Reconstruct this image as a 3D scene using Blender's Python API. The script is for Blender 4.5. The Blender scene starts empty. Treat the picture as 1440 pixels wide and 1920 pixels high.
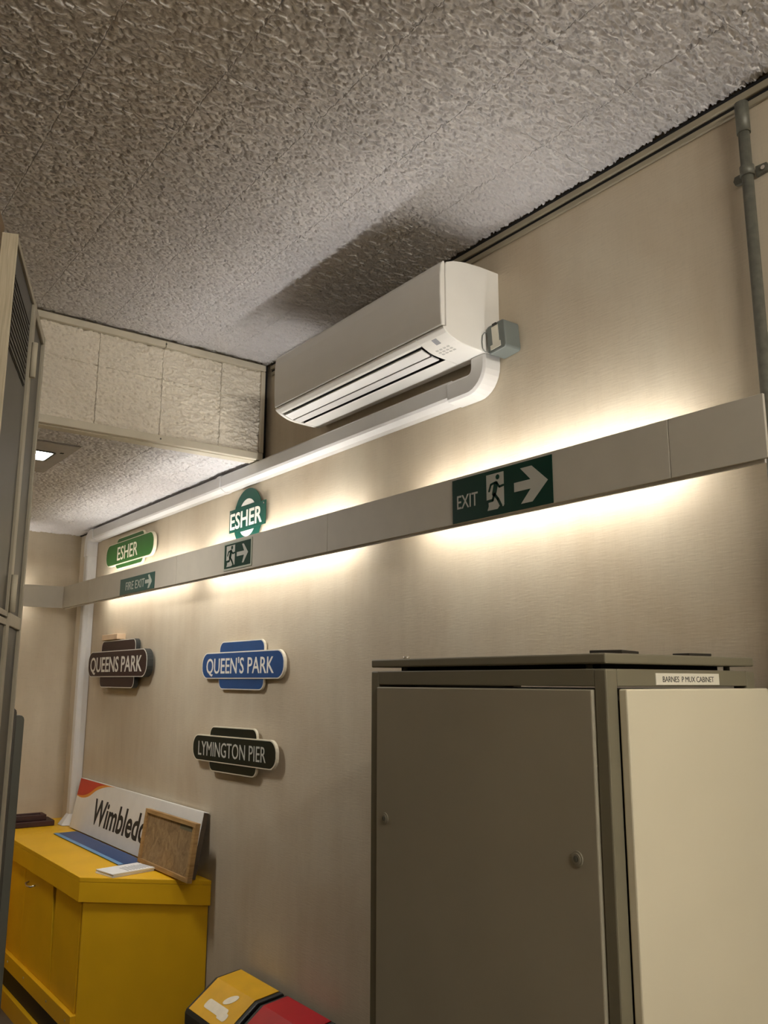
import bpy, bmesh, math, random
import numpy as np
from mathutils import Vector, Matrix
random.seed(7)
S = bpy.context.scene
COL = S.collection

# ------------------------------------------------------------------ camera, world, exposure
CAM = Vector((-1.7, 0.0, 1.62))
yaw, pit, roll, FPX = math.radians(36.817), math.radians(11.174), math.radians(0.158), 1600.15
fw = Vector((math.sin(yaw)*math.cos(pit), math.cos(yaw)*math.cos(pit), math.sin(pit)))
rt = Vector((math.cos(yaw), -math.sin(yaw), 0)); up = rt.cross(fw)
rt2 = rt*math.cos(roll) + up*math.sin(roll); up2 = -rt*math.sin(roll) + up*math.cos(roll)
cd = bpy.data.cameras.new('camera'); cam = bpy.data.objects.new('camera', cd); COL.objects.link(cam)
m = Matrix((rt2, up2, -fw)).transposed().to_4x4(); m.translation = CAM
cam.matrix_world = m
cd.sensor_fit = 'VERTICAL'; cd.sensor_height = 36.0; cd.lens = 36.0*FPX/1920.0; cd.clip_start = 0.05
S.camera = cam
wd = bpy.data.worlds.new('world'); S.world = wd; wd.use_nodes = True
wd.node_tree.nodes['Background'].inputs[0].default_value = (0.9, 0.8, 0.65, 1)
wd.node_tree.nodes['Background'].inputs[1].default_value = 0.0
S.view_settings.view_transform = 'Standard'; S.view_settings.look = 'None'
S.view_settings.gamma = 1.0; S.view_settings.use_curve_mapping = False
S.view_settings.exposure = 0.0
S.cycles.max_bounces = 6; S.cycles.diffuse_bounces = 4; S.cycles.glossy_bounces = 2; S.cycles.transmission_bounces = 2
S.cycles.caustics_reflective = False; S.cycles.caustics_refractive = False
TUBE = 31.0                      # strength of the strip tubes behind the pelmet
TUBE_COL = (1.0, 0.985, 0.965, 1)
BACK = 330.0                      # battens on the ceiling at the rear of the room
BACK_COL = (1.0, 0.95, 0.85, 1)

# ------------------------------------------------------------------ materials
def s2l(c): return tuple((v/255/12.92 if v/255 <= .04045 else ((v/255+.055)/1.055)**2.4) for v in c)
def newmat(name):
    M = bpy.data.materials.new(name); M.use_nodes = True
    nt = M.node_tree; b = nt.nodes['Principled BSDF']
    return M, nt, b
def N(nt, t, **kw):
    n = nt.nodes.new(t)
    for k, v in kw.items():
        if k in n.inputs.keys() if isinstance(k, str) else False: n.inputs[k].default_value = v
        else: setattr(n, k, v)
    return n
def posvec(nt, scale=(1,1,1), rnd=False):
    g = nt.nodes.new('ShaderNodeNewGeometry')
    mp = nt.nodes.new('ShaderNodeMapping'); mp.inputs['Scale'].default_value = scale
    out = g.outputs['Position']
    if rnd:
        oi = nt.nodes.new('ShaderNodeObjectInfo')
        mul = nt.nodes.new('ShaderNodeVectorMath'); mul.operation = 'SCALE'; mul.inputs['Scale'].default_value = 7.0
        cx = nt.nodes.new('ShaderNodeCombineXYZ')
        for i in range(3): nt.links.new(oi.outputs['Random'], cx.inputs[i])
        nt.links.new(cx.outputs[0], mul.inputs[0])
        ad = nt.nodes.new('ShaderNodeVectorMath'); ad.operation = 'ADD'
        nt.links.new(out, ad.inputs[0]); nt.links.new(mul.outputs[0], ad.inputs[1]); out = ad.outputs[0]
    nt.links.new(out, mp.inputs['Vector'])
    return mp.outputs[0]
def ramp(nt, fac, stops):
    r = nt.nodes.new('ShaderNodeValToRGB'); nt.links.new(fac, r.inputs[0])
    e = r.color_ramp.elements
    while len(e) < len(stops): e.new(0.5)
    for i, (p, c) in enumerate(stops): e[i].position = p; e[i].color = (*c, 1) if len(c) == 3 else c
    return r.outputs[0]
def noise(nt, vec, scale, detail=2, dist=0.0, rough=.5):
    n = nt.nodes.new('ShaderNodeTexNoise'); n.inputs['Scale'].default_value = scale
    n.inputs['Detail'].default_value = detail; n.inputs['Distortion'].default_value = dist
    n.inputs['Roughness'].default_value = rough
    nt.links.new(vec, n.inputs['Vector']); return n.outputs['Fac']
def bump(nt, b, h, dist, strength=1.0):
    n = nt.nodes.new('ShaderNodeBump'); n.inputs['Distance'].default_value = dist; n.inputs['Strength'].default_value = strength
    nt.links.new(h, n.inputs['Height']); nt.links.new(n.outputs[0], b.inputs['Normal'])
MATS = {}
def plain(name, rgb, rough=.5, metal=0.0, var=.06, vscale=14, spec=.5, bmp=0.0, bscale=300, coat=0.0):
    """painted or moulded surface with slight mottling"""
    if name in MATS: return MATS[name]
    M, nt, b = newmat(name); c = s2l(rgb)
    v = posvec(nt); f = noise(nt, v, vscale, 3)
    lo = tuple(x*(1-var) for x in c); hi = tuple(min(1, x*(1+var)) for x in c)
    nt.links.new(ramp(nt, f, [(.3, lo), (.7, hi)]), b.inputs['Base Color'])
    b.inputs['Roughness'].default_value = rough; b.inputs['Metallic'].default_value = metal
    b.inputs['Specular IOR Level'].default_value = spec; b.inputs['Coat Weight'].default_value = coat
    if bmp: bump(nt, b, noise(nt, v, bscale, 2), bmp)
    MATS[name] = M; return M
def emit(name, col, st):
    M, nt, b = newmat(name); b.inputs['Base Color'].default_value = (.8,.8,.8,1)
    b.inputs['Emission Color'].default_value = col; b.inputs['Emission Strength'].default_value = st
    MATS[name] = M; return M
def tile_mat(name, rgb, var=.07):
    """mineral fibre tile: speckled grain (the pressed relief itself is modelled)"""
    M, nt, b = newmat(name); c = s2l(rgb)
    v = posvec(nt); n3 = noise(nt, v, 260, 3); n4 = noise(nt, v, 3.5, 3)
    mx = nt.nodes.new('ShaderNodeMix'); mx.data_type = 'FLOAT'; mx.inputs[0].default_value = .4
    nt.links.new(n3, mx.inputs[2]); nt.links.new(n4, mx.inputs[3])
    lo = tuple(x*(1-var) for x in c); hi = tuple(min(1, x*(1+var)) for x in c)
    nt.links.new(ramp(nt, mx.outputs[0], [(.38, lo), (.62, hi)]), b.inputs['Base Color'])
    bump(nt, b, n3, .0008)
    b.inputs['Roughness'].default_value = .9; b.inputs['Specular IOR Level'].default_value = .15
    MATS[name] = M; return M
def wall_mat():
    """cream vinyl cloth: fine weave, faint upright streaks and handling marks"""
    M, nt, b = newmat('wall_vinyl')
    v1 = posvec(nt, (6, 6, .7)); f1 = noise(nt, v1, 2.2, 4)
    v2 = posvec(nt, (1, 1, 1)); f2 = noise(nt, v2, 2.6, 5, .6)
    v3 = posvec(nt, (120, 120, 16)); f3 = noise(nt, v3, 1.6, 2)
    v4 = posvec(nt, (16, 16, 120)); f4 = noise(nt, v4, 1.6, 2)
    ca = ramp(nt, f1, [(.3, s2l((192, 178, 155))), (.7, s2l((206, 194, 172)))])
    cb = ramp(nt, f2, [(.3, s2l((187, 169, 143))), (.7, s2l((212, 202, 181)))])
    mx = nt.nodes.new('ShaderNodeMix'); mx.data_type = 'RGBA'; mx.inputs[0].default_value = .5
    nt.links.new(ca, mx.inputs[6]); nt.links.new(cb, mx.inputs[7])
    ad = nt.nodes.new('ShaderNodeMath'); ad.operation = 'ADD'; nt.links.new(f3, ad.inputs[0]); nt.links.new(f4, ad.inputs[1])
    g = ramp(nt, ad.outputs[0], [(.7, (.955,.955,.955)), (1.3, (1,1,1))])
    mu = nt.nodes.new('ShaderNodeMix'); mu.data_type = 'RGBA'; mu.blend_type = 'MULTIPLY'; mu.inputs[0].default_value = 1.0
    nt.links.new(mx.outputs[2], mu.inputs[6]); nt.links.new(g, mu.inputs[7])
    nt.links.new(mu.outputs[2], b.inputs['Base Color'])
    bump(nt, b, ad.outputs[0], .0006, .6)
    b.inputs['Roughness'].default_value = .62; b.inputs['Specular IOR Level'].default_value = .3
    MATS['wall_vinyl'] = M; return M
def board_mat():
    M, nt, b = newmat('pin_board')
    v = posvec(nt); f = noise(nt, v, 22, 6, 1.2, .65)
    nt.links.new(ramp(nt, f, [(.3, s2l((118, 94, 62))), (.5, s2l((146, 120, 84))), (.72, s2l((168, 142, 104)))]), b.inputs['Base Color'])
    b.inputs['Roughness'].default_value = .8
    MATS['pin_board'] = M; return M
def wood_mat(name, a, c, axis=(1,1,12)):
    M, nt, b = newmat(name)
    v = posvec(nt, axis); f = noise(nt, v, 9, 4, .6)
    nt.links.new(ramp(nt, f, [(.3, s2l(a)), (.7, s2l(c))]), b.inputs['Base Color'])
    b.inputs['Roughness'].default_value = .55
    MATS[name] = M; return M

WALL = wall_mat()
TILE = tile_mat('ceiling_tile', (230, 227, 227))
BTILE = tile_mat('bulkhead_tile', (238, 230, 215))
TRIM = plain('cream_trim', (208, 200, 181), .45)
DTRIM = plain('ceiling_trim', (158, 148, 126), .5)
BLACK = plain('black_gap', (14, 13, 12), .8)
WHITE = plain('white_plastic', (232, 230, 228), .32, var=.015)
ACW = plain('unit_white', (236, 233, 226), .35, var=.012)
TRUNK = plain('trunking_white', (214, 212, 209), .35, var=.02)
FASC = plain('pelmet_cream', (196, 190, 176), .55, var=.03)
STEEL = plain('galvanised', (104, 103, 92), .5, .25, var=.2, vscale=60)
GBOX = plain('grey_box', (112, 118, 114), .5)
PAPER = plain('white_paper', (232, 232, 230), .7, var=.02)
YEL = plain('yellow_paint', (234, 182, 24), .42, var=.05, vscale=5)
NAVY = plain('navy_kick', (20, 22, 34), .6)
CABG = plain('cabinet_grey', (126, 120, 100), .45, var=.04, vscale=6)
CABD = plain('cabinet_door_grey', (170, 163, 143), .38, var=.04, vscale=4)
CABL = plain('cabinet_side_cream', (232, 224, 198), .5, var=.03, vscale=3)
CUPG = plain('cupboard_grey', (66, 62, 55), .45, var=.05)
CUPE = wood_mat('cupboard_edge', (176, 164, 138), (204, 192, 166), (40, 40, 1.5))
CUPS = plain('cupboard_stile', (158, 150, 132), .45)
CUPB = plain('cupboard_brown', (128, 108, 84), .6)
LOCK = plain('lock_ring', (152, 146, 128), .35)
HINGE = plain('hinge_paint', (188, 180, 160), .6, var=.05)
CHROME = plain('chrome', (210, 205, 195), .25, .9)
BRASS = plain('screw_metal', (200, 190, 160), .35, .8)
BLU = plain('blue_sheet', (14, 62, 120), .35, var=.05)
BLUE_EDGE = plain('blue_sheet_edge', (104, 156, 205), .35)
WIMW = plain('sign_white', (226, 224, 218), .4, var=.03)
WIMK = plain('sign_black', (22, 22, 24), .5)
WIMR = plain('sign_red', (196, 54, 26), .45)
WIMO = plain('sign_orange', (226, 146, 44), .45)
WIMB = plain('sign_back_brown', (74, 60, 44), .7)
MAR = plain('enamel_maroon', (50, 20, 20), .4, var=.05, spec=.2)
ENB = plain('enamel_blue', (30, 72, 126), .4, var=.05, spec=.25)
ENK = plain('enamel_black_green', (15, 24, 15), .4, var=.05, spec=.2)
ENG = plain('enamel_green', (44, 96, 38), .4, var=.05, spec=.25)
TGT = plain('enamel_dark_green', (12, 70, 58), .4, var=.08, spec=.25)
ENW = plain('enamel_white', (226, 222, 212), .35, var=.02)
RIMC = plain('enamel_rim_cream', (222, 214, 192), .4, var=.03)
EXG = plain('exit_green', (2, 52, 37), .5, var=.03, spec=.2)
EXW = plain('exit_white', (188, 188, 178), .55, var=.02)
EXB = plain('exit_border', (176, 182, 166), .5, var=.02)
FEG = plain('fire_exit_green', (18, 80, 74), .4, spec=.3)
FEW = plain('fire_exit_white', (190, 200, 190), .5)
BINK = plain('bin_black', (40, 42, 40), .45)
BINY = plain('bin_yellow', (222, 170, 30), .3)
BINR = plain('bin_red', (176, 22, 36), .3)
STKR = plain('sticker_pale', (238, 228, 204), .4, var=.05, vscale=40)
FLOOR = plain('floor_vinyl', (92, 86, 78), .5, var=.1, vscale=8)
WOODF = wood_mat('oak_frame', (146, 112, 66), (176, 140, 90))
PINB = board_mat()
DARKW = wood_mat('dark_mahogany', (44, 18, 14), (66, 30, 24))
TAN = plain('tan_wood', (214, 186, 152), .6)
LABEL = plain('label_white', (236, 232, 216), .5, var=.01)
INK = plain('ink_dark', (40, 38, 36), .6)
GREYINK = plain('ink_grey', (150, 150, 154), .6)
LBLGREY = plain('label_grey', (190, 188, 182), .5)
DARKPL = plain('dark_plate', (44, 40, 34), .5)
TUBEM = emit('tube_light', TUBE_COL, TUBE)
BACKM = emit('batten_light', BACK_COL, BACK)
TUBE_DIM = emit('dim_tube_light', (1.0, .97, .93, 1), TUBE*.68)  # same tube with output lowered so the low ceiling renders less bright
DOWNM = emit('downlight_panel', (1.0, .96, .9, 1), 95.0)

# ------------------------------------------------------------------ mesh helpers
def link(o, parent=None):
    COL.objects.link(o)
    if parent is not None:
        o.parent = parent
        o.matrix_parent_inverse = Matrix.Translation(-Vector(parent.location)) if parent.rotation_euler.to_matrix() == Matrix.Identity(3) else parent.matrix_basis.inverted()
    return o
def finish(name, bm, mats, parent=None, bevel=0.0, smooth=False, segs=2):
    bmesh.ops.recalc_face_normals(bm, faces=bm.faces)
    me = bpy.data.meshes.new(name); bm.to_mesh(me); bm.free()
    for mt in (mats if isinstance(mats, (list, tuple)) else [mats]): me.materials.append(mt)
    if smooth:
        for p in me.polygons: p.use_smooth = True
    o = bpy.data.objects.new(name, me); link(o, parent)
    if bevel:
        md = o.modifiers.new('bevel', 'BEVEL'); md.width = bevel; md.segments = segs; md.limit_method = 'ANGLE'; md.angle_limit = math.radians(40)
        md.harden_normals = False
    return o
def bm_box(bm, x0, x1, y0, y1, z0, z1, mi=0, M=None):
    vs = [Vector((x, y, z)) for x in (x0, x1) for y in (y0, y1) for z in (z0, z1)]
    if M is not None: vs = [M @ v for v in vs]
    v = [bm.verts.new(p) for p in vs]
    for f in ((0,1,3,2), (4,6,7,5), (0,4,5,1), (2,3,7,6), (0,2,6,4), (1,5,7,3)):
        fc = bm.faces.new([v[i] for i in f]); fc.material_index = mi
def box(name, x0, x1, y0, y1, z0, z1, mat, parent=None, bevel=0.0, M=None):
    bm = bmesh.new(); bm_box(bm, x0, x1, y0, y1, z0, z1, 0, M); return finish(name, bm, mat, parent, bevel)
def bm_prism(bm, pts, fn, a, b, mi=0, mis=None, caps=True):
    """pts: 2D outline; fn(u,v,d) -> 3D; extruded from d=a to d=b"""
    A = [bm.verts.new(fn(u, v, a)) for u, v in pts]; B = [bm.verts.new(fn(u, v, b)) for u, v in pts]
    n = len(pts)
    if caps:
        bm.faces.new(A).material_index = mi; bm.faces.new(list(reversed(B))).material_index = mi
    for i in range(n):
        j = (i+1) % n
        f = bm.faces.new([A[i], B[i], B[j], A[j]]); f.material_index = mis[i] if mis else mi
def prism(name, pts, fn, a, b, mat, parent=None, bevel=0.0, smooth=False):
    bm = bmesh.new(); bm_prism(bm, pts, fn, a, b); return finish(name, bm, mat, parent, bevel, smooth)
def bm_tube(bm, pts, r, seg=12, mi=0, caps=True):
    pts = [Vector(p) for p in pts]; rings = []; prev = None
    for i, p in enumerate(pts):
        d = (pts[min(i+1, len(pts)-1)] - pts[max(i-1, 0)]).normalized()
        if prev is None: a = d.orthogonal().normalized()
        else: a = (prev - d*prev.dot(d)).normalized()
        prev = a; b = d.cross(a)
        rr = r[i] if isinstance(r, (list, tuple)) else r
        rings.append([bm.verts.new(p + (a*math.cos(2*math.pi*k/seg) + b*math.sin(2*math.pi*k/seg))*rr) for k in range(seg)])
    for i in range(len(rings)-1):
        for k in range(seg):
            f = bm.faces.new([rings[i][k], rings[i][(k+1) % seg], rings[i+1][(k+1) % seg], rings[i+1][k]]); f.smooth = True; f.material_index = mi
    if caps:
        bm.faces.new(rings[0]).material_index = mi; bm.faces.new(rings[-1]).material_index = mi
def tube(name, pts, r, mat, parent=None, seg=12):
    bm = bmesh.new(); bm_tube(bm, pts, r, seg); return finish(name, bm, mat, parent)
def thing(name, loc, label, cat, group=None):
    o = bpy.data.objects.new(name, None); COL.objects.link(o); o.location = loc; o.empty_display_size = .05
    o['label'] = label; o['category'] = cat
    if group: o['group'] = group
    return o
def tag(o, label, cat, group=None):
    o['label'] = label; o['category'] = cat
    if group: o['group'] = group
    return o
def struct(o): o['kind'] = 'structure'; return o
def rrect(w, h, r, n=6, cx=0, cy=0):
    pts = []
    for (sx, sy, a0) in ((1, 1, 0), (-1, 1, 90), (-1, -1, 180), (1, -1, 270)):
        for k in range(n+1):
            a = math.radians(a0 + 90*k/n)
            pts.append((cx + sx*(w/2-r) + r*math.cos(a), cy + sy*(h/2-r) + r*math.sin(a)))
    return pts
def bulge(w, h, r, e, n=5, cx=0, cy=0):
    """rounded bar with outward bowed ends"""
    pts = []
    for s in (1, -1):
        c = []
        for k in range(n+1):
            a = math.radians(-90 + 90*k/n); c.append((w/2-r + r*math.cos(a)*.9, -h/2+r + r*math.sin(a)))
        for k in range(n+1):
            a = math.radians(90*k/n); c.append((w/2-r + r*math.cos(a)*.9, h/2-r + r*math.sin(a)))
        c = [(x + e*math.cos(math.pi*y/h) if abs(y) < h/2 else x, y) for x, y in c]
        pts += [(s*x + cx, s*y + cy) for x, y in c]
    return pts
def wallf(y0, z0, x0=0.0, tilt=0.0):
    """frame on the main wall: u to the right as seen from the room, v up, d out of the wall"""
    c, s = math.cos(tilt), math.sin(tilt)
    return lambda u, v, d: Vector((x0 - d, y0 - (u*c - v*s), z0 + (u*s + v*c)))
def text_bm(bm, body, fn, w, h, cx, cy, d0, d1, offset=0.0, spacing=1.0, mi=0, word=1.0):
    cu = bpy.data.curves.new('t', 'FONT'); cu.body = body; cu.size = 1.0; cu.resolution_u = 3
    cu.offset = offset; cu.space_character = spacing; cu.space_word = word; cu.fill_mode = 'FRONT'
    o = bpy.data.objects.new('t', cu); COL.objects.link(o)
    dg = bpy.context.evaluated_depsgraph_get(); dg.update()
    me = bpy.data.meshes.new_from_object(o.evaluated_get(dg))
    bpy.data.objects.remove(o); bpy.data.curves.remove(cu)
    xs = [v.co.x for v in me.vertices]; ys = [v.co.y for v in me.vertices]
    x0, x1 = min(xs), max(xs)
    cap = .729 if h > 0 else 1
    y0, y1 = 0.0, cap
    tb = bmesh.new(); tb.from_mesh(me); bpy.data.meshes.remove(me)
    bmesh.ops.remove_doubles(tb, verts=tb.verts, dist=1e-5)
    ret = bmesh.ops.extrude_face_region(tb, geom=tb.faces[:])
    top = set(v for v in ret['geom'] if isinstance(v, bmesh.types.BMVert))
    vm = {}
    for v in tb.verts:
        u = cx + ((v.co.x - x0)/(x1-x0) - .5)*w; vv = cy + ((v.co.y - y0)/(y1-y0) - .5)*h
        vm[v] = bm.verts.new(fn(u, vv, d1 if v in top else d0))
    for f in tb.faces:
        try: bm.faces.new([vm[v] for v in f.verts]).material_index = mi
        except ValueError: pass
    tb.free()
def text(name, body, fn, w, h, cx, cy, d0, d1, mat, parent, offset=0.0, spacing=1.0, word=1.0):
    """lettering, each letter a part of its own"""
    uv = lambda u, v, d: Vector((u, v, d))
    bm = bmesh.new(); text_bm(bm, body, uv, w, h, cx, cy, d0, d1, offset, spacing, 0, word)
    seen = set(); isl = []
    for f in bm.faces:
        if f in seen: continue
        st = [f]; seen.add(f); cur = []
        while st:
            g = st.pop(); cur.append(g)
            for e in g.edges:
                for k in e.link_faces:
                    if k not in seen: seen.add(k); st.append(k)
        us = [v.co.x for g in cur for v in g.verts]; isl.append([min(us), max(us), cur])
    isl.sort(key=lambda t: t[0]); grp = []
    for t in isl:
        if grp and min(grp[-1][1], t[1]) - max(grp[-1][0], t[0]) > .5*min(t[1]-t[0], grp[-1][1]-grp[-1][0]):
            grp[-1][1] = max(grp[-1][1], t[1]); grp[-1][0] = min(grp[-1][0], t[0]); grp[-1][2] += t[2]
        else: grp.append(t)
    for _, _, fs_ in grp:
        nb = bmesh.new(); vm = {}
        for f in fs_:
            for v in f.verts:
                if v not in vm: vm[v] = nb.verts.new(fn(*v.co))
            nb.faces.new([vm[v] for v in f.verts])
        finish('letter', nb, mat, parent)
    bm.free()
def stroke(pts, w):
    """outline pieces of a thick polyline: list of convex outlines"""
    out = []
    for (x0, y0), (x1, y1) in zip(pts, pts[1:]):
        a = math.atan2(y1-y0, x1-x0); o = []
        for k in range(7): t = a + math.pi/2 + math.pi*k/6; o.append((x0 + w/2*math.cos(t), y0 + w/2*math.sin(t)))
        for k in range(7): t = a - math.pi/2 + math.pi*k/6; o.append((x1 + w/2*math.cos(t), y1 + w/2*math.sin(t)))
        out.append(o)
    return out
def disc(cx, cy, r, n=20): return [(cx + r*math.cos(2*math.pi*k/n), cy + r*math.sin(2*math.pi*k/n)) for k in range(n)]

# ------------------------------------------------------------------ the room
XW, YE, YB, XL = 0.0, 5.53, -3.0, -3.6       # main wall, far wall, rear wall, left wall
ZC, ZL, YBH = 2.95, 2.53, 3.09              # upper ceiling, lower ceiling, bulkhead face
struct(box('floor', XL-.1, .1, YB-.1, YE+.1, -.08, 0, FLOOR))
struct(box('wall_right', 0, .1, YB, YE+.1, 0, 3.1, WALL))
struct(box('wall_far', XL, 0, YE, YE+.1, 0, 3.1, WALL))
struct(box('wall_rear', XL, 0, YB-.1, YB, 0, 3.1, WALL))
struct(box('wall_left', XL-.1, XL, YB, YE+.1, 0, 3.1, WALL))
TS = .254
def relief_field(n, size, la, lb, seed):
    """periodic crumpled relief, 0..1: lumps longer along the first axis, parted by thin creases"""
    rng = np.random.default_rng(seed)
    f = np.fft.fftfreq(n, size/n); fa, fb_ = np.meshgrid(f, f, indexing='ij')
    def band(ka, kb, w):
        q = np.sqrt((fa/ka)**2 + (fb_/kb)**2)
        g = np.fft.ifft2(np.fft.fft2(rng.standard_normal((n, n))) * np.exp(-((q-1)/w)**2)).real
        return g/g.std()
    g1 = band(1/la, 1/lb, .42); g2 = band(.6/la, .6/lb, .5); g3 = band(2.4/la, 2.0/lb, .5); g4 = band(1.3/la, .9/lb, .5)
    crease = np.exp(-(np.abs(g1)/.27)**1.5) * (1/(1+np.exp(-(g2+.15)*3.0)))
    crease2 = np.exp(-(np.abs(g4)/.22)**1.6) * (1/(1+np.exp(-(g1-.2)*3.0)))
    h = 1.0 - .9*crease - .55*crease2 + .16*g2 + .09*g3
    return np.clip(h, 0.0, 1.12)
FN, FT = 384, 4                                   # samples over FT x FT tiles
FIELD = relief_field(FN, TS*FT, .056, .0175, 3)
def tile_mesh(name, w, l, i, j, res, depth, mat, t=.022, g=.0006, gy=.0003):
    """tile face in local x,y pointing to -z, cell (i,j) of the relief field"""
    nx = max(8, int(round(res*w/TS))); ny = max(8, int(round(res*l/TS)))
    X = np.linspace(-w/2+g, w/2-g, nx+1); Y = np.linspace(-l/2+gy, l/2-gy, ny+1)
    U = ((X+w/2)/TS + i) * FN/FT; V = ((Y+l/2)/TS + j) * FN/FT
    def samp(U, V):
        u0 = np.floor(U).astype(int); v0 = np.floor(V).astype(int); fu = (U-u0)[:, None]; fv = (V-v0)[None, :]
        a = FIELD[np.ix_(u0 % FN, v0 % FN)]; b_ = FIELD[np.ix_((u0+1) % FN, v0 % FN)]
        c = FIELD[np.ix_(u0 % FN, (v0+1) % FN)]; d = FIELD[np.ix_((u0+1) % FN, (v0+1) % FN)]
        return (a*(1-fu)+b_*fu)*(1-fv) + (c*(1-fu)+d*fu)*fv
    H = (1.0 - samp(U, V))*depth
    XX, YY = np.meshgrid(X, Y, indexing='ij')
    top = np.stack([XX, YY, H], -1).reshape(-1, 3)
    idx = np.arange((nx+1)*(ny+1)).reshape(nx+1, ny+1)
    F = np.stack([idx[:-1, :-1], idx[:-1, 1:], idx[1:, 1:], idx[1:, :-1]], -1).reshape(-1, 4)
    ring = np.concatenate([idx[0, :-1], idx[:-1, -1], idx[-1, :0:-1], idx[:0:-1, 0]])
    back = top[ring].copy(); back[:, 2] = t
    nb = len(top) + np.arange(len(ring)); rn = np.roll(ring, -1); bn = np.roll(nb, -1)
    F2 = np.stack([ring, nb, bn, rn], -1)
    me = bpy.data.meshes.new(name)
    me.from_pydata(np.concatenate([top, back]).tolist(), [], np.concatenate([F, F2]).tolist())
    me.materials.append(mat); me.polygons.foreach_set('use_smooth', [True]*len(F) + [False]*len(F2)); me.update()
    return me
def tiled(name, z, xs, ys, x0, y0, y1, tmat, res, depth):
    ce = struct(box(name, XL, 0, y0, y1, z+.023, z+.09, tmat))
    cache = {}
    for i in range(len(xs)-1):
        for j in range(len(ys)-1):
            w, l = abs(xs[i+1]-xs[i]), abs(ys[j+1]-ys[j])
            k = (round(w, 4), round(l, 4), (-i) % FT, (-j) % FT)
            if k not in cache: cache[k] = tile_mesh('ceiling_tile', w, l, k[2], k[3], res, depth, tmat)
            t = bpy.data.objects.new('ceiling_tile', cache[k]); COL.objects.link(t); t.parent = ce
            t.location = ((xs[i]+xs[i+1])/2, (ys[j]+ys[j+1])/2, z + random.uniform(0, .0008))
    return ce
xs = [-.012, -.216] + [-.216 - TS*k for k in range(1, 9)]
ys = [YBH - TS*k for k in range(0, 13)]
tiled('ceiling', ZC, xs, ys, XL, YB, YBH+.05, TILE, 116, .0155)
xs2 = [-.012, -.216] + [-.216 - TS*k for k in range(1, 6)]
ys2 = [YE-.002] + [YE - .002 - TS*k for k in range(1, 10)] + [YBH+.05]
low = tiled('ceiling_low', ZL, xs2, ys2, XL, YBH+.05, YE, TILE, 64, .0150)
# bulkhead closing the step between the two ceilings
bh = struct(box('wall_bulkhead', XL, -.03, YBH+.0265, YBH+.05, ZL-.003, ZC+.05, BTILE))
rows = [(ZL+.024, 2.784), (2.784, ZC-.036)]
bx = [-.046] + [-.228 - .2535*k for k in range(0, 7)]
for i in range(len(bx)-1):
    for q, (za, zb) in enumerate(rows):
        w, h = bx[i]-bx[i+1], zb-za
        t = bpy.data.objects.new('bulkhead_tile', tile_mesh('bulkhead_tile', w, h, (-i) % FT, q, 84, .0190, BTILE, .026, .0008, .0003)); COL.objects.link(t); t.parent = bh
        t.rotation_euler = (math.radians(-90), 0, 0)
        t.location = ((bx[i]+bx[i+1])/2, YBH + random.uniform(-.001, .001), (za+zb)/2)
bm = bmesh.new()
for (a, b_) in ((-.03, -.478), (-.4805, XL)):
    bm_box(bm, b_, a, YBH-.016, YBH+.020, ZC-.036, ZC-.010)
t1 = struct(finish('trim_1', bm, TRIM, None, .002))
bm = bmesh.new(); bm_box(bm, XL, -.03, YBH-.010, YBH+.012, ZL-.006, ZL+.024); bm_box(bm, XL, -.03, YBH+.012, YBH+.060, ZL-.010, ZL-.0035)
t2 = struct(finish('trim_2', bm, TRIM, None, .002))
t3 = struct(box('trim_3', -.046, -.028, YBH-.010, YBH+.012, ZL+.025, ZC-.037, TRIM, None, .002))
for o, zz in ((t1, ZC-.023), (t2, ZL+.009)):
    for xx in (-.479,):
        bm = bmesh.new(); bm_prism(bm, disc(0, 0, .0035, 10), lambda u, v, d: Vector((xx+u, YBH-.0098-d if o is t2 else YBH-.0158-d, zz+v)), 0, .0015); finish('screw', bm, STEEL, o)
struct(box('bulkhead_gap_dark', -.030, -.006, YBH+.014, YBH+.055, ZL-.003, ZC, BLACK))  # black strip painting the shadow gap between bulkhead and wall
# double cover strip where the upper ceiling meets the wall
bm = bmesh.new(); bm_box(bm, -.014, 0, YB, YBH-.022, 2.922, 2.940); bm_box(bm, -.009, 0, YB, YBH-.022, 2.898, 2.914)
struct(finish('trim_5', bm, DTRIM, None, .003))
bm = bmesh.new(); bm_box(bm, -.011, 0, YB, YBH-.022, 2.940, 2.95); bm_box(bm, -.006, 0, YB, YBH-.022, 2.914, 2.922)
struct(finish('trim_6', bm, BLACK))
struct(box('low_ceiling_gap_dark', -.011, 0, YBH+.06, YE, ZL-.004, ZL+.01, BLACK))  # black strip in place of the dark gap where low ceiling meets wall

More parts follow.
